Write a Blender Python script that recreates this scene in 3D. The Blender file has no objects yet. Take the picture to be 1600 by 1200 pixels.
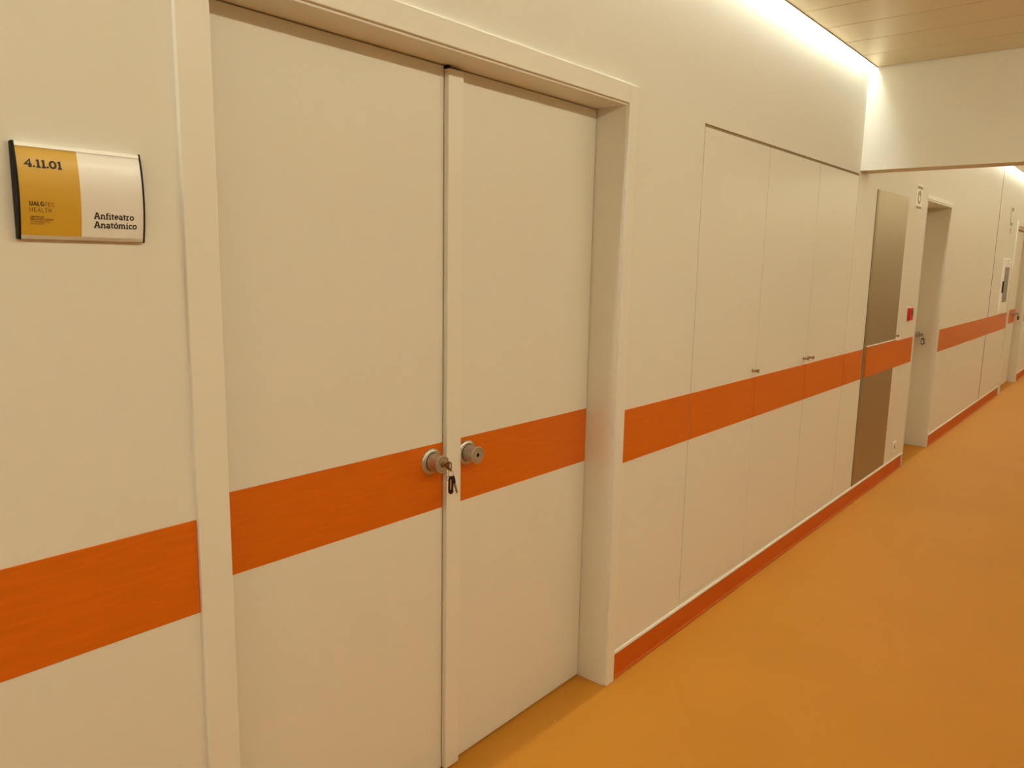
import bpy, bmesh, math, random
from mathutils import Vector, Matrix

SC = bpy.context.scene
C = SC.collection
PI = math.pi

# ---------------------------------------------------------------- camera
H = 1.578787
yaw, pit, rol = math.radians(39.753), math.radians(-9.103), math.radians(1.062)
F = Vector((math.cos(pit)*math.cos(yaw), math.cos(pit)*math.sin(yaw), math.sin(pit)))
R0 = Vector((math.sin(yaw), -math.cos(yaw), 0.0))
U0 = R0.cross(F)
Rr = R0*math.cos(rol) + U0*math.sin(rol)
Ur = -R0*math.sin(rol) + U0*math.cos(rol)
cd = bpy.data.cameras.new('camera')
cam = bpy.data.objects.new('camera', cd)
C.objects.link(cam)
cam.matrix_world = Matrix(((Rr.x, Ur.x, -F.x, 0.0), (Rr.y, Ur.y, -F.y, -1.435), (Rr.z, Ur.z, -F.z, H), (0, 0, 0, 1)))
cd.sensor_fit = 'HORIZONTAL'
cd.sensor_width = 36.0
cd.lens = 36.0*1200.69/1600.0
cd.clip_start = 0.02
SC.camera = cam

# ---------------------------------------------------------------- world, exposure
w = bpy.data.worlds.new('world')
SC.world = w
w.use_nodes = True
w.node_tree.nodes['Background'].inputs[0].default_value = (1.0, 0.85, 0.6, 1)
w.node_tree.nodes['Background'].inputs[1].default_value = 0.02
SC.view_settings.view_transform = 'Standard'
SC.view_settings.look = 'None'
SC.view_settings.gamma = 1.0
SC.view_settings.use_curve_mapping = False
SC.view_settings.exposure = 0.20
LED_COL = (1.0, 1.09, 0.98)     # strip over the photographed wall
LED_COL2 = (1.0, 0.945, 0.69)    # warmer strip over the opposite wall
LED_NEAR = 30.0      # strip over the photographed wall
LED_OPP = 37.0       # strip over the opposite wall


# ---------------------------------------------------------------- materials
def mat(name, col, rough=0.5, metal=0.0, spec=0.5, noise=0.0, nscale=6.0, bump=0.0, bscale=200.0, stretch=(1, 1, 1), coat=0.0):
    m = bpy.data.materials.new(name)
    m.use_nodes = True
    nt = m.node_tree
    b = nt.nodes['Principled BSDF']
    b.inputs['Base Color'].default_value = (*col, 1)
    b.inputs['Roughness'].default_value = rough
    b.inputs['Metallic'].default_value = metal
    b.inputs['Specular IOR Level'].default_value = spec
    if coat:
        b.inputs['Coat Weight'].default_value = coat
        b.inputs['Coat Roughness'].default_value = 0.15
    if noise or bump:
        tc = nt.nodes.new('ShaderNodeTexCoord')
        mp = nt.nodes.new('ShaderNodeMapping')
        mp.inputs['Scale'].default_value = stretch
        nt.links.new(tc.outputs['Object'], mp.inputs['Vector'])
    if noise:
        n = nt.nodes.new('ShaderNodeTexNoise')
        n.inputs['Scale'].default_value = nscale
        n.inputs['Detail'].default_value = 5
        nt.links.new(mp.outputs[0], n.inputs['Vector'])
        r = nt.nodes.new('ShaderNodeMix')
        r.data_type = 'RGBA'
        r.inputs[6].default_value = (*[c*(1-noise) for c in col], 1)
        r.inputs[7].default_value = (*[min(1, c*(1+noise)) for c in col], 1)
        nt.links.new(n.outputs[0], r.inputs[0])
        nt.links.new(r.outputs[2], b.inputs['Base Color'])
    if bump:
        n2 = nt.nodes.new('ShaderNodeTexNoise')
        n2.inputs['Scale'].default_value = bscale
        nt.links.new(mp.outputs[0], n2.inputs['Vector'])
        bp = nt.nodes.new('ShaderNodeBump')
        bp.inputs['Strength'].default_value = bump
        bp.inputs['Distance'].default_value = 0.001
        nt.links.new(n2.outputs[0], bp.inputs['Height'])
        nt.links.new(bp.outputs[0], b.inputs['Normal'])
    return m


M = {}
M['wall'] = mat('wall_laminate', (0.80, 0.762, 0.68), 0.45, noise=0.012, nscale=1.5, spec=0.35)
M['plaster'] = mat('plaster', (0.80, 0.762, 0.68), 0.7, spec=0.3)
M['lam'] = mat('door_laminate', (0.80, 0.762, 0.68), 0.38, noise=0.01, nscale=2, spec=0.35)
M['casing'] = mat('casing_lacquer', (0.82, 0.78, 0.69), 0.35, spec=0.4)
M['gap'] = mat('gap_dark', (0.08, 0.055, 0.02), 0.8)
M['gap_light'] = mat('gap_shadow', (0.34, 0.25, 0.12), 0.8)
M['band'] = mat('orange_laminate', (0.66, 0.142, 0.005), 0.33, noise=0.14, nscale=9, stretch=(1, 1, 14), spec=0.28)
M['floor'] = mat('floor_vinyl', (0.535, 0.222, 0.023), 0.55, noise=0.08, nscale=1.6, bump=0.08, bscale=120, spec=0.16)
M['base'] = mat('baseboard_vinyl', (0.60, 0.11, 0.004), 0.5, spec=0.3)
M['ceil'] = mat('ceiling_metal', (0.74, 0.62, 0.385), 0.33, metal=0.25, spec=0.5)
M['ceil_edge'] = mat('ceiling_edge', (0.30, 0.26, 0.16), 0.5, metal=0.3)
M['steel'] = mat('brushed_steel', (0.42, 0.345, 0.23), 0.46, metal=0.85, bump=0.25, bscale=60, stretch=(40, 40, 1))
M['steel_edge'] = mat('steel_edge', (0.34, 0.28, 0.17), 0.5, metal=0.6)
M['nickel'] = mat('satin_nickel', (0.56, 0.52, 0.45), 0.34, metal=0.75)
M['nickel_dark'] = mat('worn_nickel', (0.36, 0.26, 0.17), 0.38, metal=0.9)
M['alu'] = mat('anodised_aluminium', (0.74, 0.72, 0.68), 0.35, metal=0.6)
M['black'] = mat('black_plastic', (0.006, 0.005, 0.004), 0.55, spec=0.2)
M['leather'] = mat('black_leather', (0.014, 0.008, 0.007), 0.4, bump=0.3, bscale=900)
M['ink'] = mat('ink', (0.028, 0.016, 0.009), 0.6)
M['ink_brown'] = mat('ink_brown', (0.10, 0.035, 0.008), 0.6)
M['yellow'] = mat('yellow_paper', (0.62, 0.36, 0.022), 0.4, coat=0.15)
M['white'] = mat('white_paper', (0.84, 0.80, 0.76), 0.35, coat=0.3)
M['plastic'] = mat('white_plastic', (0.90, 0.88, 0.82), 0.4)
M['red'] = mat('red_plastic', (0.62, 0.012, 0.012), 0.35)
M['red_dark'] = mat('dark_red_glass', (0.12, 0.01, 0.01), 0.2)
M['grey'] = mat('grey_print', (0.36, 0.32, 0.20), 0.6)
M['smoke'] = mat('smoked_window', (0.20, 0.17, 0.11), 0.25, metal=0.3)
M['pink'] = mat('fob_label', (0.62, 0.36, 0.30), 0.4)
M['tag'] = mat('fob_window', (0.74, 0.70, 0.78), 0.3)


def led_mat(name, strength, col):
    m = bpy.data.materials.new(name)
    m.use_nodes = True
    b = m.node_tree.nodes['Principled BSDF']
    b.inputs['Base Color'].default_value = (0.9, 0.9, 0.85, 1)
    b.inputs['Emission Color'].default_value = (*col, 1)
    b.inputs['Emission Strength'].default_value = strength
    return m


M['led'] = led_mat('led_near', LED_NEAR, LED_COL)
M['led3'] = led_mat('led_near_far_section', LED_NEAR*0.9, LED_COL)
M['led4'] = led_mat('led_opposite_far_section', LED_OPP*0.86, (1.0, 0.925, 0.63))
M['led2'] = led_mat('led_opposite', LED_OPP, LED_COL2)


# ---------------------------------------------------------------- helpers
def bx(bm, x0, x1, y0, y1, z0, z1):
    v = [bm.verts.new((x, y, z)) for x in (x0, x1) for y in (y0, y1) for z in (z0, z1)]
    for f in ((0, 1, 3, 2), (4, 6, 7, 5), (0, 4, 5, 1), (2, 3, 7, 6), (0, 2, 6, 4), (1, 5, 7, 3)):
        bm.faces.new([v[i] for i in f])


def obj(name, bm, m, parent=None, bevel=0.0, smooth=False, loc=None, seg=2):
    me = bpy.data.meshes.new(name)
    bmesh.ops.recalc_face_normals(bm, faces=bm.faces)
    bm.to_mesh(me)
    bm.free()
    me.materials.append(M[m] if isinstance(m, str) else m)
    o = bpy.data.objects.new(name, me)
    C.objects.link(o)
    if smooth:
        for p in me.polygons:
            p.use_smooth = True
        md = o.modifiers.new('es', 'EDGE_SPLIT')
        md.split_angle = math.radians(35)
    if bevel:
        md = o.modifiers.new('bevel', 'BEVEL')
        md.width = bevel
        md.segments = seg
        md.limit_method = 'ANGLE'
        md.harden_normals = False
    if parent:
        o.parent = parent
    if loc:
        o.location = loc
    return o


def box(name, m, x0, x1, y0, y1, z0, z1, parent=None, bevel=0.0):
    """box mesh; coordinates are relative to parent's base when parented"""
    bm = bmesh.new()
    bx(bm, x0, x1, y0, y1, z0, z1)
    return obj(name, bm, m, parent, bevel)


def boxes(name, m, lst, parent=None, bevel=0.0):
    bm = bmesh.new()
    for b in lst:
        bx(bm, *b)
    return obj(name, bm, m, parent, bevel)


def tag(o, label, cat, group=None, kind=None):
    o['label'] = label
    o['category'] = cat
    if group:
        o['group'] = group
    if kind:
        o['kind'] = kind
    return o


def thing(name, label, cat, loc=(0, 0, 0), group=None, kind=None):
    o = bpy.data.objects.new(name, None)
    o.empty_display_size = 0.1
    C.objects.link(o)
    o.location = loc
    return tag(o, label, cat, group, kind)


def lathe_y(bm, prof, n=48, cx=0.0, cz=0.0):
    """revolve (y, r) profile around the y axis through (cx, cz)"""
    rings = []
    for (y, r) in prof:
        if r < 1e-6:
            rings.append([bm.verts.new((cx, y, cz))])
        else:
            rings.append([bm.verts.new((cx+r*math.cos(2*PI*i/n), y, cz+r*math.sin(2*PI*i/n))) for i in range(n)])
    for a, b in zip(rings, rings[1:]):
        for i in range(n):
            j = (i+1) % n
            if len(a) == 1 and len(b) > 1:
                bm.faces.new((a[0], b[i], b[j]))
            elif len(b) == 1 and len(a) > 1:
                bm.faces.new((a[i], a[j], b[0]))
            elif len(a) > 1:
                bm.faces.new((a[i], a[j], b[j], b[i]))


def prism(bm, poly, axis, a0, a1):
    """extrude 2d polygon along an axis; poly in the other two axes in xyz order"""
    def P(p, a):
        if axis == 'x':
            return (a, p[0], p[1])
        if axis == 'y':
            return (p[0], a, p[1])
        return (p[0], p[1], a)
    v0 = [bm.verts.new(P(p, a0)) for p in poly]
    v1 = [bm.verts.new(P(p, a1)) for p in poly]
    n = len(poly)
    bm.faces.new(v0)
    bm.faces.new(v1[::-1])
    for i in range(n):
        j = (i+1) % n
        bm.faces.new((v0[i], v0[j], v1[j], v1[i]))


def tube(bm, pts, r, n=10, closed=False):
    P = [Vector(p) for p in pts]
    k = len(P)
    rings = []
    for i, p in enumerate(P):
        if closed:
            t = (P[(i+1) % k]-P[i-1]).normalized()
        else:
            t = (P[min(i+1, k-1)]-P[max(i-1, 0)]).normalized()
        a = t.cross(Vector((0.31, 0.17, 0.93)))
        a.normalize()
        b = t.cross(a)
        rings.append([bm.verts.new(p+a*r*math.cos(2*PI*q/n)+b*r*math.sin(2*PI*q/n)) for q in range(n)])
    for i in range(k if closed else k-1):
        A, B = rings[i], rings[(i+1) % k]
        for q in range(n):
            bm.faces.new((A[q], A[(q+1) % n], B[(q+1) % n], B[q]))
    if not closed:
        bm.faces.new(rings[0])
        bm.faces.new(rings[-1][::-1])


# ---------------------------------------------------------------- dimensions
CZ = 2.717            # ceiling height
WY = -2.25            # opposite wall
BT, BB = 1.052, 0.855   # orange band top / bottom
PB = 0.106            # bottom of wall panels
X0, X1 = -3.0, 17.0
HX0, HX1 = 4.91, 5.085  # header beam across the corridor
HZ = 2.142

# ---------------------------------------------------------------- floor, far walls
tag(box('floor', 'floor', X0, X1, WY-0.1, 0.30, -0.1, 0.0), 'smooth orange vinyl floor of the corridor', 'floor', kind='structure')
tag(box('wall_back', 'plaster', X0-0.1, X0, WY-0.1, 0.35, 0, 2.95), 'cream end wall behind the viewer', 'wall', kind='structure')
tag(box('wall_far', 'plaster', X1, X1+0.1, WY-0.1, 0.35, 0, 2.95), 'cream wall closing the far end of the corridor', 'wall', kind='structure')
tag(box('wall_right', 'plaster', X0, X1, WY-0.1, WY, 0, 2.95), 'cream wall on the other side of the corridor', 'wall', kind='structure')

# ---------------------------------------------------------------- photographed wall
D1 = (0.80, 2.30, 2.10)     # door openings x0, x1, height
D2 = (6.65, 7.55, 2.105)
D3 = (11.50, 12.92, 2.12)
CB = (2.877, 4.903, 0.134, 2.124)   # cupboard niche
SB = (5.30, 6.10, 0.118, 2.07)      # steel cupboard niche
G0, G1 = 10.014, 10.050
T = 0.30
L = [
    (X0, D1[0], 0, T, PB, 2.95), (D1[0], D1[1], 0, T, D1[2], 2.95), (D1[1], CB[0], 0, T, PB, 2.95),
    (CB[0], CB[1], 0, T, PB, CB[2]), (CB[0], CB[1], 0, T, CB[3], 2.95), (CB[1], SB[0], 0, T, PB, 2.95),
    (SB[0], SB[1], 0, T, PB, SB[2]), (SB[0], SB[1], 0, T, SB[3], 2.95), (SB[1], D2[0], 0, T, PB, 2.95),
    (D2[0], D2[1], 0, T, D2[2], 2.95), (D2[1], G0, 0, T, PB, 2.95), (G0, G1, 0.012, T, PB, 2.95),
    (G1, D3[0], 0, T, PB, 2.95), (D3[0], D3[1], 0, T, D3[2], 2.95), (D3[1], X1, 0, T, PB, 2.95),
]
SEGS = [(X0, 0.737), (2.354, D2[0]), (D2[1], 11.435), (12.985, X1)]
for a, b in [(X0, D1[0]), (D1[1], D2[0]), (D2[1], D3[0]), (D3[1], X1)]:
    L.append((a, b, 0.012, T, 0, PB))
L.append((X0, X1, T, T+0.06, 0, 2.95))
tag(boxes('wall_left', 'wall', L), 'cream panelled corridor wall that holds the doors and cupboards', 'wall', kind='structure')
tag(box('trim_1', 'gap', G0+0.0005, G1-0.0005, 0.0015, 0.0119, PB, CZ-0.02), 'dark open joint between two wall panels before the far door', 'joint', kind='structure')

# baseboards: coved vinyl upstand under the panels, with a light capping bead
names = ['orange baseboard left of the double door', 'orange baseboard under the cupboards', 'orange baseboard between the middle and far doors', 'orange baseboard beyond the far door']
for i, (a, b) in enumerate(SEGS):
    bm = bmesh.new()
    prof = [(0.012, PB), (0.006, PB), (0.006, 0.009)]
    for k in range(1, 7):
        t = k/6*PI/2
        prof.append((0.006-0.008*(1-math.cos(t)), 0.009-0.0088*math.sin(t)+0.0002))
    prof.append((0.012, 0.0004))
    prism(bm, prof, 'x', a, b)
    o = obj('baseboard_left' + ('' if i == 0 else '.%03d' % i), bm, 'base')
    tag(o, names[i], 'baseboard', kind='structure')
    bm = bmesh.new()
    prism(bm, [(0.006, PB-0.001), (-0.006, PB-0.001), (-0.007, PB+0.003), (-0.0045, PB+0.010), (-0.0003, PB+0.0125), (0.0, PB-0.0003), (0.006, PB-0.0003)], 'x', a, b)
    o = obj('trim_%d' % (i+2), bm, 'casing')
    tag(o, 'thin cream capping bead on the ' + names[i], 'trim', kind='structure')

# orange bands on the fixed wall panels
bands = [(X0, 0.7365, 'orange band on the wall left of the double door'),
         (2.354, CB[0]-0.001, 'short orange band between the double door and the cupboards'),
         (4.905, SB[0]-0.012, 'narrow orange band between the cupboards and the steel cupboard'),
         (SB[1]+0.003, 6.613, 'orange band between the steel cupboard and the middle door'),
         (7.56, 11.425, 'orange band between the middle and far doors'),
         (12.99, X1, 'orange band beyond the far door')]
for i, (a, b, s) in enumerate(bands):
    o = box('trim_%d' % (i+6), 'band', a, b, -0.0025, 0.001, BB, BT, bevel=0.0006)
    tag(o, s, 'band', kind='structure')


# ---------------------------------------------------------------- ceiling, header, cove lights
def ceiling(name, a, b, label):
    bm = bmesh.new()
    x = b
    y0, y1 = WY+0.05, -0.05
    while x > a+0.01:
        xa = max(a, x-0.305)
        # each plank: shallow chamfered tray
        pts = [(xa+0.0008, CZ+0.012), (xa+0.0008, CZ+0.003), (xa+0.004, CZ), (x-0.004, CZ), (x-0.0008, CZ+0.003), (x-0.0008, CZ+0.012)]
        prism(bm, pts, 'y', y0, y1)
        x = xa
    bx(bm, a, b, y0, y1, CZ+0.012, CZ+0.03)
    o = obj(name, bm, 'ceil')
    tag(o, label, 'ceiling', kind='structure')
    o2 = boxes(name.replace('ceiling', 'ceiling_edge'), 'ceil_edge',
               [(a, b, y1, y1+0.0025, CZ-0.004, CZ+0.012), (a, b, y0-0.0025, y0, CZ-0.004, CZ+0.012)])
    o3 = boxes(name.replace('ceiling', 'ceiling_upstand'), 'plaster', [(a, b, y1-0.006, y1+0.001, CZ+0.0305, CZ+0.14), (a, b, y0-0.001, y0+0.006, CZ+0.0305, CZ+0.14)])
    tag(o3, 'white upstand hiding the cove strips behind the ' + label, 'ceiling upstand', kind='structure')
    tag(o2, 'thin grey metal edge along the sides of the ' + label, 'ceiling edge', kind='structure')


ceiling('ceiling', X0, HX0-0.006, 'satin metal plank ceiling before the header beam')
ceiling('ceiling.001', HX1+0.006, X1, 'satin metal plank ceiling beyond the header beam')
tag(box('ceiling.002', 'plaster', X0, X1, WY, 0.0, 2.90, 2.95), 'slab above the plank ceiling', 'ceiling', kind='structure')
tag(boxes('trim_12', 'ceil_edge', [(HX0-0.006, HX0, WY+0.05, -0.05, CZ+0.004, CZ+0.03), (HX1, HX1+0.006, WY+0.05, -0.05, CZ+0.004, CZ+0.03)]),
    'dark metal trim where the plank ceiling meets the header beam', 'trim', kind='structure')
tag(box('wall_header', 'plaster', HX0, HX1, WY, 0.0, HZ, 2.90, bevel=0.001), 'cream header beam crossing the corridor below the ceiling', 'beam', kind='structure')


def cove(a, b, y0, y1, m, label, drop=0.0):
    t = thing('cove_light', label, 'light', ((a+b)/2, (y0+y1)/2, CZ+(0.085 if not drop else 0.0)), group='cove lights along the ceiling edges')
    l = (b-a)/2
    w = (y1-y0)/2
    bm = bmesh.new()
    n = max(1, int((b-a)/0.4))
    for i in range(n):
        xa, xb = -l+2*l*i/n, -l+2*l*(i+1)/n
        v = [bm.verts.new(p) for p in ((xa, -w, -drop), (xb, -w, -drop), (xb, w, 0), (xa, w, 0))]
        bm.faces.new(v[::-1])
    me = bpy.data.meshes.new('diffuser')
    bmesh.ops.remove_doubles(bm, verts=bm.verts, dist=1e-5)
    bm.to_mesh(me)
    bm.free()
    me.materials.append(M[m])
    d = bpy.data.objects.new('diffuser', me)
    C.objects.link(d)
    d.parent = t
    bm = bmesh.new()
    prism(bm, [(-w, -drop+0.002), (w, 0.002), (w, 0.03), (-w, 0.03)], 'x', -l, l)
    obj('housing', bm, 'alu', t)
    return t


cove(X0+0.01, HX0-0.08, -0.0465, -0.0015, 'led', 'glowing cove light over the double door and the cupboards')
cove(HX1+0.01, X1-0.01, -0.0465, -0.0015, 'led3', 'glowing cove light beyond the header beam, over the far doors')
cove(X0+0.01, HX0-0.01, WY+0.0015, WY+0.0465, 'led2', 'unseen slanted cove light over the opposite wall, before the header beam', drop=0.026)  # opposite strips are unseen, slanted to cast the shadow under the door head
cove(HX1+0.01, X1-0.01, WY+0.0015, WY+0.0465, 'led4', 'unseen slanted cove light over the opposite wall, beyond the header beam', drop=0.026)


# ---------------------------------------------------------------- knobs and keys
def knob(parent, x, y, z, hole=True):
    """door knob on a leaf face at y, projecting towards -y; lies in parent's coordinates"""
    bm = bmesh.new()
    lathe_y(bm, [(0.0, 0.0), (0.0, 0.0385), (-0.003, 0.0385), (-0.006, 0.0365), (-0.0085, 0.031), (-0.009, 0.026), (-0.009, 0.0)], 56)
    ro = obj('rosette', bm, 'nickel', parent, smooth=True, loc=(x, y, z))
    bm = bmesh.new()
    lathe_y(bm, [(-0.009, 0.0), (-0.009, 0.0225), (-0.0105, 0.0225), (-0.0105, 0.0255), (-0.014, 0.026), (-0.028, 0.0245), (-0.039, 0.0242), (-0.043, 0.0255), (-0.0475, 0.0262),
                 (-0.0495, 0.0255), (-0.0503, 0.0235), (-0.0500, 0.0205), (-0.0485, 0.0205), (-0.0485, 0.0196), (-0.0496, 0.0190), (-0.0496, 0.0)], 56)
    k = obj('knob', bm, 'nickel', parent, smooth=True, loc=(x, y, z))
    bm = bmesh.new()
    if hole:
        lathe_y(bm, [(-0.0490, 0.0), (-0.0490, 0.0062), (-0.0499, 0.0062), (-0.0499, 0.0)], 24)
    else:
        lathe_y(bm, [(-0.0485, 0.0), (-0.0485, 0.0105), (-0.0500, 0.0105), (-0.0505, 0.0095), (-0.0505, 0.0)], 32)
    obj('keyhole' if hole else 'lock_cylinder', bm, 'black' if hole else 'nickel_dark', parent, smooth=True, loc=(x, y, z))
    bm = bmesh.new()
    lathe_y(bm, [(-0.0488, 0.0), (-0.0488, 0.0208), (-0.0493, 0.0208), (-0.0493, 0.0199), (-0.0489, 0.0)], 48)
    obj('face_groove', bm, 'nickel_dark', parent, smooth=True, loc=(x, y, z))
    bm = bmesh.new()
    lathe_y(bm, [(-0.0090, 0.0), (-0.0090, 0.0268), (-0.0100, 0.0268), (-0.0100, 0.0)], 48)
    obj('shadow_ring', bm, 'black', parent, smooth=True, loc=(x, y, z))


def plate(bm, pts, nrm, th):
    """thin polygon plate through 3d pts, thickness th along nrm"""
    n = Vector(nrm).normalized()*th/2
    a = [bm.verts.new(Vector(p)+n) for p in pts]
    b = [bm.verts.new(Vector(p)-n) for p in pts]
    bm.faces.new(a)
    bm.faces.new(b[::-1])
    for i in range(len(pts)):
        j = (i+1) % len(pts)
        bm.faces.new((a[i], b[i], b[j], a[j]))


# ---------------------------------------------------------------- doors
def casing_set(d, D, ox, wl, wr, wt, pr, bev=0.0012, inner=0.004):
    """jamb lining and casings around an opening (door-local x, origin at ox)"""
    x0, x1, zt = D[0]-ox, D[1]-ox, D[2]
    if wl:
        box('casing', 'casing', x0-wl, x0+0.003, -pr, 0.014, 0.0, zt+wt, d, bev)
    if wr:
        box('casing', 'casing', x1+inner, x1+wr, -pr, 0.014, 0.0, zt+wt, d, bev)
    box('casing', 'casing', x0+0.0032, x1+inner-0.0004, -pr, 0.014, zt+0.005, zt+wt, d, bev)


# --- door 1: double door
ox = 1.58
d1 = thing('door_1', 'large cream double door with orange bands and two round knobs', 'door', (ox, 0.12, 0), kind='structure')
root = d1


def loc1(o):
    return o


# everything of door 1 is built relative to (ox, 0.12, 0)
def B1(name, m, x0, x1, y0, y1, z0, z1, par=None, bevel=0.0):
    par = par or root
    return box(name, m, x0-ox, x1-ox, y0-0.12, y1-0.12, z0, z1, par, bevel)


LY = 0.120
B1('casing', 'casing', 0.7375, 0.806, -0.011, 0.02, 0.0005, 2.167, bevel=0.0015)
B1('casing', 'casing', 2.3045, 2.3535, -0.009, 0.02, 0.0005, 2.167, bevel=0.0015)
B1('casing', 'casing', 0.8064, 2.3040, -0.009, 0.02, 2.1065, 2.167, bevel=0.0015)
bm = bmesh.new()
for b in [(0.80, 0.815, 0.012, 0.175, 0.0005, 2.10), (2.2995, 2.3040, 0.003, 0.175, 0.0005, 2.10), (0.80, 2.3040, 0.003, 0.175, 2.0995, 2.1060)]:
    bx(bm, b[0]-ox, b[1]-ox, b[2]-0.12, b[3]-0.12, b[4], b[5])
obj('door_frame', bm, 'casing', root, 0.001)
B1('stop', 'gap', 0.815, 2.2995, 0.165, 0.175, 0.0005, 2.0995)
lf = B1('door_leaf', 'lam', 0.818, 1.5565, LY, LY+0.04, 0.006, 2.0970, bevel=0.001)
rf = B1('door_leaf', 'lam', 1.5605, 2.2965, LY, LY+0.04, 0.006, 2.0970, bevel=0.001)
for leaf, a, b in ((lf, 0.872, 1.5555), (rf, 1.6175, 2.2955)):
    bo = B1('band', 'band', a, b, LY-0.0012, LY+0.001, BB+0.0, BT, leaf, 0.0004)
# meeting strip on the right leaf
B1('astragal', 'casing', 1.5575, 1.6165, LY-0.0175, LY-0.0002, 0.006, 2.0895, rf, 0.0015)
B1('dark_gap', 'black', 1.5580, 1.5640, LY-0.016, LY+0.002, 2.0900, 2.0975, rf)  # black block stands in for the shaded gap above the meeting strip
knob(lf, 1.509-ox, 0.0, 1.003, hole=False)
knob(rf, 1.657-ox, 0.0, 1.003, hole=True)


# --- keys in the left knob
def keys(x, y, z, label, group, white_fob=False, name='key_ring', hw=0.0075, fa=35, ln=0.052):
    """key stuck in a lock whose face is at y, with a ring, a fob and a spare key hanging from it"""
    t = thing(name, label, 'keys', (x, y, z), group=group)
    # shaft and collar
    bm = bmesh.new()
    lathe_y(bm, [(0.002, 0.0), (0.002, 0.0045), (-0.004, 0.0045), (-0.005, 0.0035), (-0.005, 0.0)], 20)
    bx(bm, -0.0012, 0.0012, -0.010, 0.002, -0.004, 0.004)
    # bow: trapezoid frame with a slot near its outer end, in the y-z plane slightly turned
    ang = math.radians(12)
    def Q(a, b):
        return (math.sin(ang)*a, -0.008-math.cos(ang)*a, b)
    bow = [[(0.0, 0.004), (0.008, 0.0105), (0.019, 0.0125), (0.019, 0.0080), (0.010, 0.0050), (0.0, 0.001)],
           [(0.0, -0.001), (0.0, -0.005), (0.010, -0.0125), (0.019, -0.0155), (0.019, -0.0075), (0.010, -0.004)],
           [(0.0, 0.0045), (0.0, -0.0055), (0.0145, -0.0135), (0.0145, 0.0105), (0.008, 0.0095)],
           [(0.0185, 0.0110), (0.0185, -0.0155), (0.0215, -0.0160), (0.0220, 0.0090)]]
    nrm = (math.cos(ang), math.sin(ang), 0)
    for pl in bow:
        plate(bm, [Q(*p) for p in pl], nrm, 0.0021)
    obj('key', bm, 'nickel_dark', t)
    rc = Vector(Q(0.0195, -0.0215))
    bm = bmesh.new()
    tube(bm, [rc+Vector((0.0078*math.cos(u*PI/12)*0.75, -0.0078*math.cos(u*PI/12)*0.66, 0.0088*math.sin(u*PI/12))) for u in range(24)], 0.0008, 8, True)
    obj('ring', bm, 'nickel', t, smooth=True)
    # fob: flat rounded pouch
    fz = rc.z-0.0085
    bm = bmesh.new()
    outline = []
    for k in range(9):
        u = PI*k/8
        outline.append((hw*math.cos(u), fz-ln+hw-hw*math.sin(u)))
    outline = [(p[0], p[1]) for p in outline]
    outline += [(-hw*0.95, fz-0.006), (-hw*0.6, fz), (hw*0.6, fz), (hw*0.95, fz-0.006)]
    a2 = math.radians(fa)
    ex = Vector((math.cos(a2), -math.sin(a2), 0))
    en = Vector((math.sin(a2), math.cos(a2), 0))
    base = Vector((rc.x, rc.y, 0))
    plate(bm, [base+ex*p[0]+Vector((0, 0, p[1])) for p in outline[::-1]], en, 0.004)
    obj('fob', bm, 'leather', t, bevel=0.001)
    bm = bmesh.new()
    if white_fob:
        s = [(-hw*0.62, fz-0.012), (hw*0.62, fz-0.012), (hw*0.62, fz-ln+0.010), (-hw*0.62, fz-ln+0.010)]
    else:
        s = [(-0.0022, fz-0.009), (0.0008, fz-0.009), (0.0008, fz-0.038), (-0.0022, fz-0.038)]
    plate(bm, [base-en*0.0023+ex*p[0]+Vector((0, 0, p[1])) for p in s], en, 0.0006)
    obj('fob_label', bm, 'tag' if white_fob else 'pink', t)
    # spare key behind the fob: black head and long narrow blade, swung to the right
    bm = bmesh.new()
    e2 = (ex*0.93+Vector((0, 0, 0))).normalized()
    def S(a, b):   # a across, b down, tilted
        tl = math.radians(14)
        return base+en*0.0045+ex*(a*math.cos(tl)+b*math.sin(tl)+0.0055)+Vector((0, 0, fz-b*math.cos(tl)+a*math.sin(tl)))
    plate(bm, [S(-0.004, 0.0), (S(0.004, 0.0)), S(0.0052, 0.006), S(0.0050, 0.018), S(0.0025, 0.024), S(-0.0025, 0.024), S(-0.005, 0.016)], en, 0.0028)
    obj('spare_key_head', bm, 'leather', t, bevel=0.0006)
    bm = bmesh.new()
    plate(bm, [S(-0.0032, 0.022), S(0.0032, 0.022), S(0.0032, 0.050), S(0.0012, 0.054), S(-0.0022, 0.053), S(-0.0028, 0.045), S(-0.0018, 0.040), S(-0.0030, 0.034)], en, 0.002)
    obj('spare_key', bm, 'nickel_dark', t)
    bm = bmesh.new()
    lc = base-ex*0.0075+Vector((0, 0, fz-0.006))
    tube(bm, [lc+ex*(0.0042*math.cos(u*PI/8))+Vector((0, 0, 0.0062*math.sin(u*PI/8)-0.001*math.cos(u*PI/8))) for u in range(16)], 0.0010, 8, True)
    obj('split_ring', bm, 'nickel_dark', t, smooth=True)
    return t


keys(1.509, LY-0.0506, 1.003, 'bunch of keys with a black fob hanging from the left knob of the double door', 'key bunches in door locks')

# --- door 2: deep recessed single door
ox2 = (D2[0]+D2[1])/2
DY2 = 0.185
d2 = thing('door_2', 'cream door set deep in its opening, between the steel cupboard and the long orange band', 'door', (ox2, DY2, 0), kind='structure')


def B2(name, m, x0, x1, y0, y1, z0, z1, par=None, bevel=0.0):
    return box(name, m, x0-ox2, x1-ox2, y0-DY2, y1-DY2, z0, z1, par or d2, bevel)


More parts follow.
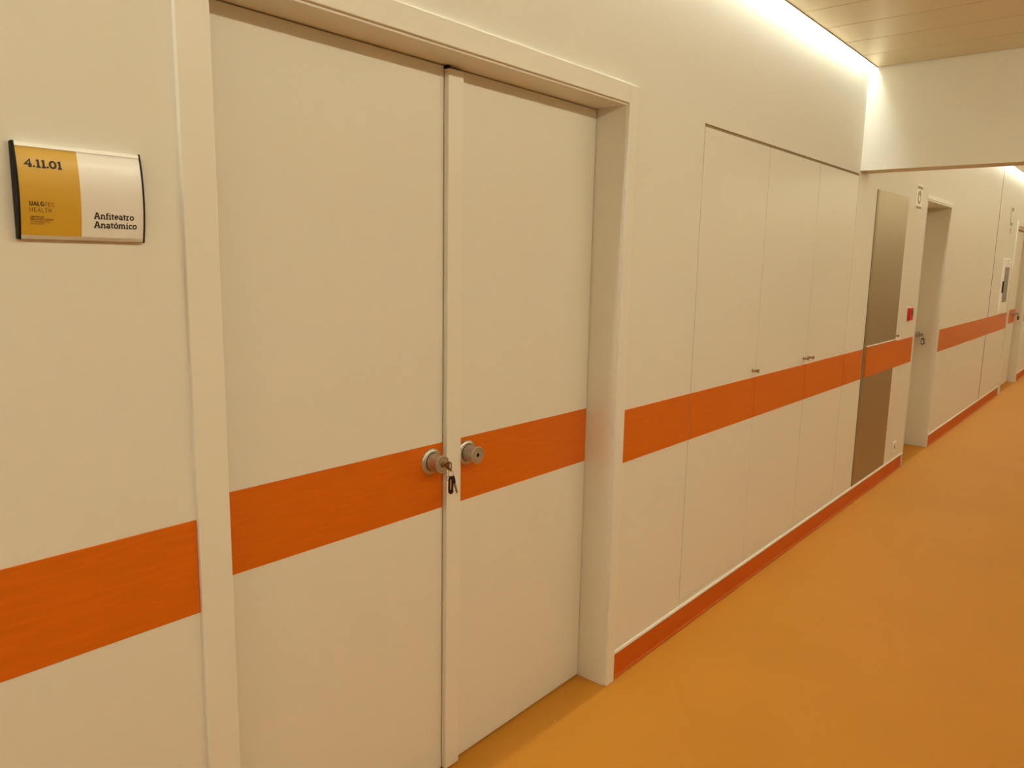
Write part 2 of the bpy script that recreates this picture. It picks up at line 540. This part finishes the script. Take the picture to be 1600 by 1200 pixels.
bm = bmesh.new()
for b in [(D2[0]+0.0005, D2[0]+0.012, -0.003, 0.22, 0.0005, D2[2]-0.001), (D2[1]-0.012, D2[1]-0.0005, -0.003, 0.22, 0.0005, D2[2]-0.001), (D2[0]+0.012, D2[1]-0.012, -0.003, 0.22, D2[2]-0.012, D2[2]-0.001)]:
    bx(bm, b[0]-ox2, b[1]-ox2, b[2]-DY2, b[3]-DY2, b[4], b[5])
obj('door_frame', bm, 'casing', d2, 0.0008)
B2('casing', 'casing', D2[0]-0.008, D2[1]+0.008, -0.004, -0.0003, D2[2]+0.001, D2[2]+0.034, bevel=0.001)
B2('stop', 'gap', D2[0]+0.013, D2[1]-0.013, 0.226, 0.236, 0.001, D2[2]-0.013)
l2 = B2('door_leaf', 'lam', D2[0]+0.015, D2[1]-0.0145, DY2, DY2+0.04, 0.006, D2[2]-0.015, bevel=0.001)
B2('band', 'band', D2[0]+0.03, D2[1]-0.10, DY2-0.0012, DY2+0.001, BB, BT, l2)
knob(l2, 7.485-ox2, 0.0, 1.003, hole=False)
k2 = keys(7.485, DY2-0.0506, 1.003, 'keys with a white windowed fob hanging from the knob of the deep recessed middle door', 'key bunches in door locks', white_fob=True, hw=0.014, fa=80, ln=0.056)

# --- door 3: far door
ox3 = (D3[0]+D3[1])/2
DY3 = 0.09
d3 = thing('door_3', 'farthest cream door at the right edge, beside the white wall box', 'door', (ox3, DY3, 0), kind='structure')


def B3(name, m, x0, x1, y0, y1, z0, z1, par=None, bevel=0.0):
    return box(name, m, x0-ox3, x1-ox3, y0-DY3, y1-DY3, z0, z1, par or d3, bevel)


B3('casing', 'casing', 11.436, 11.506, -0.013, 0.014, 0.0005, 2.180, bevel=0.002)
B3('casing', 'casing', 12.925, 12.984, -0.013, 0.014, 0.0005, 2.180, bevel=0.002)
B3('casing', 'casing', 11.507, 12.924, -0.013, 0.014, 2.124, 2.180, bevel=0.002)
bm = bmesh.new()
for b in [(D3[0]+0.0005, D3[0]+0.012, 0.014, 0.14, 0.0005, D3[2]-0.001), (D3[1]-0.012, D3[1]-0.0005, 0.014, 0.14, 0.0005, D3[2]-0.001), (D3[0]+0.012, D3[1]-0.012, 0.014, 0.14, D3[2]-0.012, D3[2]-0.001)]:
    bx(bm, b[0]-ox3, b[1]-ox3, b[2]-DY3, b[3]-DY3, b[4], b[5])
obj('door_frame', bm, 'casing', d3, 0.0008)
B3('stop', 'gap', D3[0]+0.013, D3[1]-0.013, 0.132, 0.142, 0.001, D3[2]-0.013)
l3 = B3('door_leaf', 'lam', D3[0]+0.015, D3[1]-0.016, DY3, DY3+0.04, 0.006, D3[2]-0.015, bevel=0.001)
B3('band', 'band', D3[0]+0.02, D3[1]-0.02, DY3-0.0012, DY3+0.001, BB, BT-0.01, l3)
knob(l3, 12.62-ox3, 0.0, 0.985, hole=False)
keys(12.62, DY3-0.0506, 0.985, 'dark keys hanging from the knob of the farthest door', 'key bunches in door locks', hw=0.010, fa=80, ln=0.055)


# ---------------------------------------------------------------- cupboards flush in the wall
def small_knob(parent, x, y, z):
    bm = bmesh.new()
    lathe_y(bm, [(0.0, 0.0), (0.0, 0.0085), (-0.002, 0.0085), (-0.004, 0.0065), (-0.008, 0.0060), (-0.022, 0.0060), (-0.025, 0.0068), (-0.028, 0.0090), (-0.031, 0.0092), (-0.032, 0.0085), (-0.032, 0.0)], 28)
    return obj('knob', bm, 'nickel_dark', parent, smooth=True, loc=(x, y, z))


CD = [(2.8815, 3.5435, 3.505), (3.5465, 4.2255, 4.188), (4.2290, 4.8985, 4.262)]


def cupboard(label, doors, xa, xb):
    cx = (xa+xb)/2
    t = thing('built_in_cupboard', label, 'cupboard', (cx, 0.0, CB[2]), group='cupboards flush in the wall')
    z0 = 0.0
    zt = CB[3]-CB[2]
    # carcass: open box standing in the niche
    boxes('carcass', 'gap', [(xa-cx, xb-cx, 0.27, 0.29, z0+0.001, zt-0.001), (xa-cx, xa-cx+0.018, 0.022, 0.27, z0+0.001, zt-0.001),
                              (xb-cx-0.018, xb-cx, 0.022, 0.27, z0+0.001, zt-0.001), (xa-cx+0.018, xb-cx-0.018, 0.022, 0.27, z0+0.001, 0.02),
                              (xa-cx+0.018, xb-cx-0.018, 0.022, 0.27, zt-0.02, zt-0.001)], t)
    box('gap_strip', 'gap_light', xa-cx+0.002, xb-cx-0.002, 0.005, 0.0215, zt-0.0118, zt-0.001, t)  # strip in the gap over the doors, its shade put in as colour
    for (a, b, kx) in doors:
        d = box('cupboard_door', 'lam', a-cx, b-cx, 0.0, 0.019, 0.002, zt-0.012, t, 0.0007)
        box('band', 'band', a-cx+0.0004, b-cx-0.0004, -0.0025, -0.0001, BB-CB[2], BT-CB[2], d, 0.0005)
        small_knob(d, kx-cx, 0.0, 1.087-CB[2])


cupboard('cream flush cupboard with a single door, nearest the double door', CD[:1], 2.878, 3.5445)
cupboard('cream flush cupboard with two doors and paired knobs, under the header beam', CD[1:], 3.5455, 4.902)

# ---- steel cupboard
cx = (SB[0]+SB[1])/2
t = thing('steel_cupboard', 'tall brushed steel door panel crossed by an orange band, beyond the header beam', 'cupboard', (cx, 0.0, SB[2]))
zt = SB[3]-SB[2]
boxes('carcass', 'gap', [(SB[0]-cx+0.001, SB[1]-cx-0.001, 0.25, 0.27, 0.001, zt-0.001), (SB[0]-cx+0.001, SB[0]-cx+0.012, 0.03, 0.25, 0.001, zt-0.001), (SB[1]-cx-0.012, SB[1]-cx-0.001, 0.03, 0.25, 0.001, zt-0.001)], t)
box('edge_profile', 'steel_edge', SB[0]-cx+0.018, SB[0]-cx+0.058, 0.0005, 0.028, 0.001, zt-0.0002, t, 0.0004)
box('joint', 'gap', SB[0]-cx+0.0003, SB[0]-cx+0.0176, 0.002, 0.020, 0.001, zt-0.0005, t)  # dark strip beside the steel, shadow of the open gap given as colour
dr = box('door_panel', 'steel', SB[0]-cx+0.0585, SB[1]-cx-0.0002, 0.0004, 0.026, 0.001, zt-0.0001, t)
box('band', 'band', SB[0]-cx+0.062, SB[1]-cx-0.003, -0.009, 0.004, BB-SB[2]+0.004, BT-SB[2]+0.010, dr, 0.0006)
box('band_core', 'casing', SB[0]-cx+0.062, SB[1]-cx-0.003, -0.0085, 0.0038, BT-SB[2]+0.0101, BT-SB[2]+0.0125, dr)
small_knob(dr, 6.068-cx, 0.004, 1.093-SB[2])

# ---------------------------------------------------------------- room sign
SX0, SX1, SZ0, SZ1 = 0.457, 0.660, 1.600, 1.7525
szc, shh = (SZ0+SZ1)/2, (SZ1-SZ0)/2


def sy(z):
    q = (z-szc)/shh
    return -(0.0105+0.0095*(1-q*q))


sg = thing('room_sign', 'curved aluminium room sign with yellow and white insert, left of the double door', 'sign', ((SX0+SX1)/2, 0.0, szc))
scx = (SX0+SX1)/2


def curved(name, m, x0, x1, z0, z1, off, th, par, nz=18, yfn=sy):
    bm = bmesh.new()
    poly = [(yfn(z0+(z1-z0)*i/nz)-off, z0+(z1-z0)*i/nz-szc) for i in range(nz+1)]
    poly += [(yfn(z0+(z1-z0)*i/nz)-off+th, z0+(z1-z0)*i/nz-szc) for i in range(nz, -1, -1)]
    prism(bm, poly, 'x', x0-scx, x1-scx)
    return obj(name, bm, m, par)


bm = bmesh.new()
nz = 16
poly = [(sy(SZ0+2*shh*i/nz)+0.0012, SZ0+2*shh*i/nz-szc) for i in range(nz+1)]
poly += [(-0.0002, SZ1-szc), (-0.0002, SZ0-szc)]
prism(bm, poly, 'x', SX0+0.004-scx, SX1-0.004-scx)
obj('holder', bm, 'alu', sg)
curved('rail', 'alu', SX0+0.0035, SX1-0.003, 1.7465, SZ1, 0.0010, 0.002, sg, 4)
curved('rail', 'alu', SX0+0.0035, SX1-0.003, SZ0, 1.6060, 0.0010, 0.002, sg, 4)
curved('yellow_insert', 'yellow', SX0+0.0035, 0.5530, 1.6060, 1.7462, 0.0002, 0.001, sg)
curved('white_insert', 'white', 0.5530, SX1-0.0028, 1.6060, 1.7462, 0.0002, 0.001, sg)
for a, b in ((SX0, SX0+0.0038), (SX1-0.0026, SX1)):
    bm = bmesh.new()
    z0, z1 = SZ0-0.0015, SZ1+0.0015
    poly = []
    for i in range(nz+1):
        z = z0+(z1-z0)*i/nz
        q = (z-szc)/shh
        poly.append((-(0.0125+0.0093*(1-q*q)), z-szc))
    poly += [(-0.0003, z1-szc-0.001), (-0.0003, z0-szc+0.001)]
    prism(bm, poly, 'x', a-scx, b-scx)
    obj('end_cap', bm, 'black', sg, 0.0006)


# stroke lettering: each glyph = (advance, [strokes]); stroke = points, all in units of cap height
def arc(cx, cy, rx, ry, a0, a1, n=12):
    return [(cx+rx*math.cos(math.radians(a0+(a1-a0)*i/n)), cy+ry*math.sin(math.radians(a0+(a1-a0)*i/n))) for i in range(n+1)]


SLAB = {
    '4': (0.86, [[(0.60, 0.05), (0.60, 0.95), (0.10, 0.33), (0.80, 0.33)], [(0.42, 0.05), (0.78, 0.05)]]),
    '1': (0.56, [[(0.10, 0.86), (0.30, 0.92), (0.30, 0.05)], [(0.08, 0.05), (0.52, 0.05)]]),
    '.': (0.32, [[(0.04, 0.10), (0.26, 0.10)]]),
    '0': (0.84, [arc(0.40, 0.5, 0.30, 0.43, 0, 360, 24)]),
    'A': (0.98, [[(0.14, 0.06), (0.42, 0.94), (0.54, 0.94), (0.82, 0.06)], [(0.02, 0.06), (0.32, 0.06)], [(0.62, 0.06), (0.94, 0.06)], [(0.24, 0.36), (0.72, 0.36)], [(0.28, 0.94), (0.50, 0.94)]]),
    'n': (0.78, [[(0.16, 0.05), (0.16, 0.66)], arc(0.38, 0.44, 0.20, 0.22, 160, 0, 8)+[(0.58, 0.05)], [(0.02, 0.05), (0.30, 0.05)], [(0.46, 0.05), (0.74, 0.05)], [(0.03, 0.65), (0.16, 0.65)]]),
    'f': (0.46, [[(0.18, 0.05), (0.18, 0.76)]+arc(0.36, 0.76, 0.18, 0.18, 180, 90, 5)+[(0.48, 0.94)], [(0.02, 0.64), (0.42, 0.64)], [(0.04, 0.05), (0.38, 0.05)]]),
    'i': (0.40, [[(0.04, 0.64), (0.19, 0.64), (0.19, 0.05)], [(0.04, 0.05), (0.36, 0.05)], [(0.13, 0.90), (0.25, 0.90)]]),
    't': (0.46, [[(0.18, 0.88), (0.18, 0.22)]+arc(0.32, 0.20, 0.14, 0.14, 180, 290, 5), [(0.02, 0.64), (0.42, 0.64)]]),
    'e': (0.66, [[(0.10, 0.36), (0.56, 0.36)]+arc(0.33, 0.36, 0.23, 0.29, 0, 300, 14)]),
    'a': (0.68, [arc(0.28, 0.48, 0.20, 0.18, 150, 0, 7)+[(0.48, 0.05), (0.64, 0.05)], arc(0.28, 0.20, 0.18, 0.15, 75, 360, 12)]),
    'r': (0.56, [[(0.17, 0.05), (0.17, 0.66)], arc(0.36, 0.46, 0.19, 0.20, 170, 60, 6), [(0.02, 0.05), (0.38, 0.05)], [(0.03, 0.65), (0.17, 0.65)]]),
    'o': (0.70, [arc(0.34, 0.35, 0.25, 0.30, 0, 360, 20)]),
    'm': (1.14, [[(0.16, 0.05), (0.16, 0.66)], arc(0.36, 0.46, 0.18, 0.20, 160, 0, 7)+[(0.54, 0.05)], arc(0.74, 0.46, 0.19, 0.20, 165, 0, 7)+[(0.93, 0.05)], [(0.02, 0.05), (0.29, 0.05)], [(0.42, 0.05), (0.66, 0.05)], [(0.80, 0.05), (1.07, 0.05)], [(0.03, 0.65), (0.16, 0.65)]]),
    'c': (0.60, [arc(0.34, 0.35, 0.24, 0.30, 40, 320, 14)]),
    'ó': (0.70, [arc(0.34, 0.35, 0.25, 0.30, 0, 360, 20), [(0.30, 0.80), (0.44, 0.98)]]),
}
SANS = {
    'U': (0.82, [[(0.10, 1.0), (0.10, 0.28)]+arc(0.36, 0.28, 0.26, 0.25, 180, 360, 10)+[(0.62, 1.0)]]),
    'A': (0.84, [[(0.04, 0.0), (0.38, 0.98), (0.72, 0.0)], [(0.16, 0.30), (0.60, 0.30)]]),
    'L': (0.66, [[(0.10, 1.0), (0.10, 0.04), (0.56, 0.04)]]),
    'G': (0.88, [arc(0.42, 0.5, 0.34, 0.46, 50, 300, 14)+[(0.70, 0.12), (0.70, 0.46), (0.44, 0.46)]]),
    'T': (0.74, [[(0.02, 0.96), (0.66, 0.96)], [(0.34, 0.96), (0.34, 0.0)]]),
    'E': (0.76, [[(0.60, 0.96), (0.10, 0.96), (0.10, 0.04), (0.60, 0.04)], [(0.10, 0.52), (0.54, 0.52)]]),
    'C': (0.80, [arc(0.42, 0.5, 0.34, 0.46, 50, 310, 14)]),
    'H': (0.86, [[(0.10, 1.0), (0.10, 0.0)], [(0.66, 1.0), (0.66, 0.0)], [(0.10, 0.5), (0.66, 0.5)]]),
}


def stroke(bm, pts, wd, f):
    """ribbon with rounded corners along pts; f maps (u, v) to 3d"""
    n = len(pts)
    closed = n > 3 and (abs(pts[0][0]-pts[-1][0])+abs(pts[0][1]-pts[-1][1])) < 1e-6
    if closed:
        pts = pts[:-1]
        n -= 1
    P = [Vector(p) for p in pts]
    Ls, Rs = [], []
    for i in range(n):
        if closed:
            a, b = P[i-1], P[(i+1) % n]
        else:
            a, b = P[max(i-1, 0)], P[min(i+1, n-1)]
        d0 = (P[i]-a)
        d1 = (b-P[i])
        d0 = d0.normalized() if d0.length > 0 else d1.normalized()
        d1 = d1.normalized() if d1.length > 0 else d0
        t = (d0+d1)
        t = t.normalized() if t.length > 1e-6 else d0
        nn = Vector((-t.y, t.x))
        k = 1.0/max(0.55, nn.dot(Vector((-d0.y, d0.x))))
        Ls.append(P[i]+nn*wd/2*k)
        Rs.append(P[i]-nn*wd/2*k)
    V = [(bm.verts.new(f(a.x, a.y)), bm.verts.new(f(b.x, b.y))) for a, b in zip(Ls, Rs)]
    m = n if closed else n-1
    for i in range(m):
        j = (i+1) % n
        bm.faces.new((V[i][0], V[i][1], V[j][1], V[j][0]))


def write(name, s, font, x, z, h, wd, width, m, par, yfn=None, kern=0.0):
    total = sum(font[c][0]+kern for c in s)
    k = width/(total*h)
    bm = bmesh.new()
    cur = 0.0
    for c in s:
        adv, st = font[c]
        for p in st:
            def f(u, v, cur=cur):
                xx = x+(cur+u)*h*k
                zz = z+v*h
                return (xx-scx, yfn(zz)-0.0005, zz-szc)
            stroke(bm, p, wd, f)
        cur += adv+kern
    ob = obj(name, bm, m, par)
    md = ob.modifiers.new('solid', 'SOLIDIFY')
    md.thickness = 0.0001
    return ob


write('number', '4.11.01', SLAB, 0.4715, 1.7145, 0.0120, 0.235, 0.0565, 'ink', sg, sy)
write('lettering', 'Anfiteatro', SLAB, 0.5725, 1.6370, 0.0105, 0.195, 0.0680, 'ink', sg, sy)
write('lettering', 'Anatómico', SLAB, 0.5725, 1.6220, 0.0105, 0.195, 0.0730, 'ink', sg, sy)
write('lettering', 'UALG', SANS, 0.4740, 1.6533, 0.0066, 0.22, 0.0225, 'ink', sg, sy, 0.02)
write('lettering', 'TEC', SANS, 0.4965, 1.6530, 0.0066, 0.115, 0.0160, 'ink_brown', sg, sy, 0.06)
write('lettering', 'HEALTH', SANS, 0.4740, 1.6435, 0.0066, 0.115, 0.0340, 'ink_brown', sg, sy, 0.12)


def small_text(s, x, z, size, m, par, bold=0.0):
    cu = bpy.data.curves.new('lettering', 'FONT')
    cu.body = s
    cu.size = size
    cu.offset = bold
    tmp = bpy.data.objects.new('tmp_text', cu)
    C.objects.link(tmp)
    bpy.context.view_layer.update()
    dg = bpy.context.evaluated_depsgraph_get()
    me = bpy.data.meshes.new_from_object(tmp.evaluated_get(dg))
    bpy.data.objects.remove(tmp)
    for v in me.vertices:
        xx, zz = v.co.x+x, v.co.y+z
        v.co = (xx-scx, sy(zz)-0.0006, zz-szc)
    me.materials.clear()
    me.materials.append(M[m])
    o = bpy.data.objects.new('lettering', me)
    C.objects.link(o)
    o.parent = par


small_text('CENTRO DE', 0.4745, 1.6343, 0.0036, 'ink_brown', sg, 0.00011)
small_text('SIMULAÇÃO CLÍNICA', 0.4745, 1.6305, 0.0036, 'ink_brown', sg, 0.00011)
small_text('DA UNIVERSIDADE', 0.4745, 1.6268, 0.0034, 'ink_brown', sg)
small_text('DO ALGARVE', 0.4745, 1.6232, 0.0034, 'ink_brown', sg)

# ---------------------------------------------------------------- small wall things beyond the header
# round pictogram sign
fs = thing('wall_sign', 'small upright white sign with a grey ring, above the red call point', 'sign', (6.375, 0, 2.095))
box('board', 'plastic', -0.088, 0.088, -0.004, -0.0003, -0.092, 0.092, fs, 0.0005)
box('bar', 'grey', -0.078, 0.078, -0.0048, -0.0041, 0.058, 0.079, fs)
box('bar', 'grey', -0.078, 0.078, -0.0048, -0.0041, -0.081, -0.064, fs)
bm = bmesh.new()
lathe_y(bm, [(-0.0041, 0.0), (-0.0041, 0.050), (-0.0048, 0.050), (-0.0048, 0.0)], 40)
obj('ring', bm, 'grey', fs)
bm = bmesh.new()
lathe_y(bm, [(-0.0049, 0.0), (-0.0049, 0.024), (-0.0054, 0.024), (-0.0054, 0.0)], 32, 0.0, -0.006)
obj('centre', bm, 'plastic', fs)

# call point
cp = thing('call_point', 'red square fire alarm call point beside the deep recessed door', 'alarm', (6.395, 0, 1.237))
box('base', 'plastic', -0.060, 0.040, -0.006, -0.0003, -0.054, 0.048, cp, 0.001)
box('housing', 'red', -0.052, 0.052, -0.026, -0.0065, -0.047, 0.047, cp, 0.003)
box('window', 'red_dark', 0.0, 0.042, -0.0275, -0.0262, -0.010, 0.032, cp, 0.0004)

# socket outlet
so = thing('socket_outlet', 'small cream socket plate low on the wall beside the steel cupboard', 'socket', (6.355, 0, 0.212))
box('plate', 'plastic', -0.042, 0.042, -0.008, -0.0003, -0.042, 0.042, so, 0.002)
bm = bmesh.new()
lathe_y(bm, [(-0.0081, 0.021), (-0.0084, 0.021), (-0.0086, 0.019), (-0.0082, 0.018), (-0.0082, 0.0)], 28)
obj('insert', bm, 'grey', so)

# wall box beside the far door
wb = thing('wall_box', 'narrow white wall box with a smoked window and side handle, next to the farthest door', 'wall box', (10.93, 0, 1.387))
box('body', 'plastic', -0.27, 0.27, -0.017, -0.0003, -0.322, 0.322, wb, 0.003)
box('window', 'smoke', -0.165, 0.165, -0.0185, -0.0172, -0.190, 0.225, wb, 0.0005)
box('handle', 'black', -0.262, -0.222, -0.030, -0.0172, -0.075, 0.060, wb, 0.002)
for k in range(3):
    box('slot', 'smoke', 0.00, 0.045, -0.0182, -0.0172, 0.258+0.022*k, 0.264+0.022*k, wb)

# small sign above the wall box
s2 = thing('wall_sign', 'small grey notice high up between the panel joint and the farthest door', 'sign', (10.93, 0, 2.155))
box('board', 'grey', -0.075, 0.075, -0.004, -0.0003, -0.060, 0.150, s2, 0.0005)
box('panel', 'plastic', -0.045, 0.06, -0.0046, -0.0041, -0.020, 0.110, s2)
boxes('mark', 'grey', [(-0.06, 0.06, -0.0015, -0.0003, -0.142, -0.134), (-0.045, -0.025, -0.0015, -0.0003, -0.115, -0.085), (0.02, 0.04, -0.0015, -0.0003, -0.115, -0.085), (-0.045, 0.04, -0.0015, -0.0003, -0.121, -0.115)], s2)

# tiny chip of white debris on the floor before the double door
bm = bmesh.new()
v = [bm.verts.new(p) for p in ((-0.0022, -0.001, 0.0002), (0.0020, -0.0016, 0.0002), (0.0026, 0.0012, 0.0002), (-0.0014, 0.0018, 0.0002), (-0.0008, -0.0004, 0.0016), (0.0012, 0.0002, 0.0014))]
for f in ((0, 1, 2, 3), (0, 1, 5, 4), (1, 2, 5), (2, 3, 4, 5), (3, 0, 4)):
    bm.faces.new([v[i] for i in f])
tag(obj('paper_crumb', bm, 'white', loc=(1.998, 0.007, 0.0)), 'tiny white crumb on the orange floor in front of the double door', 'crumb')
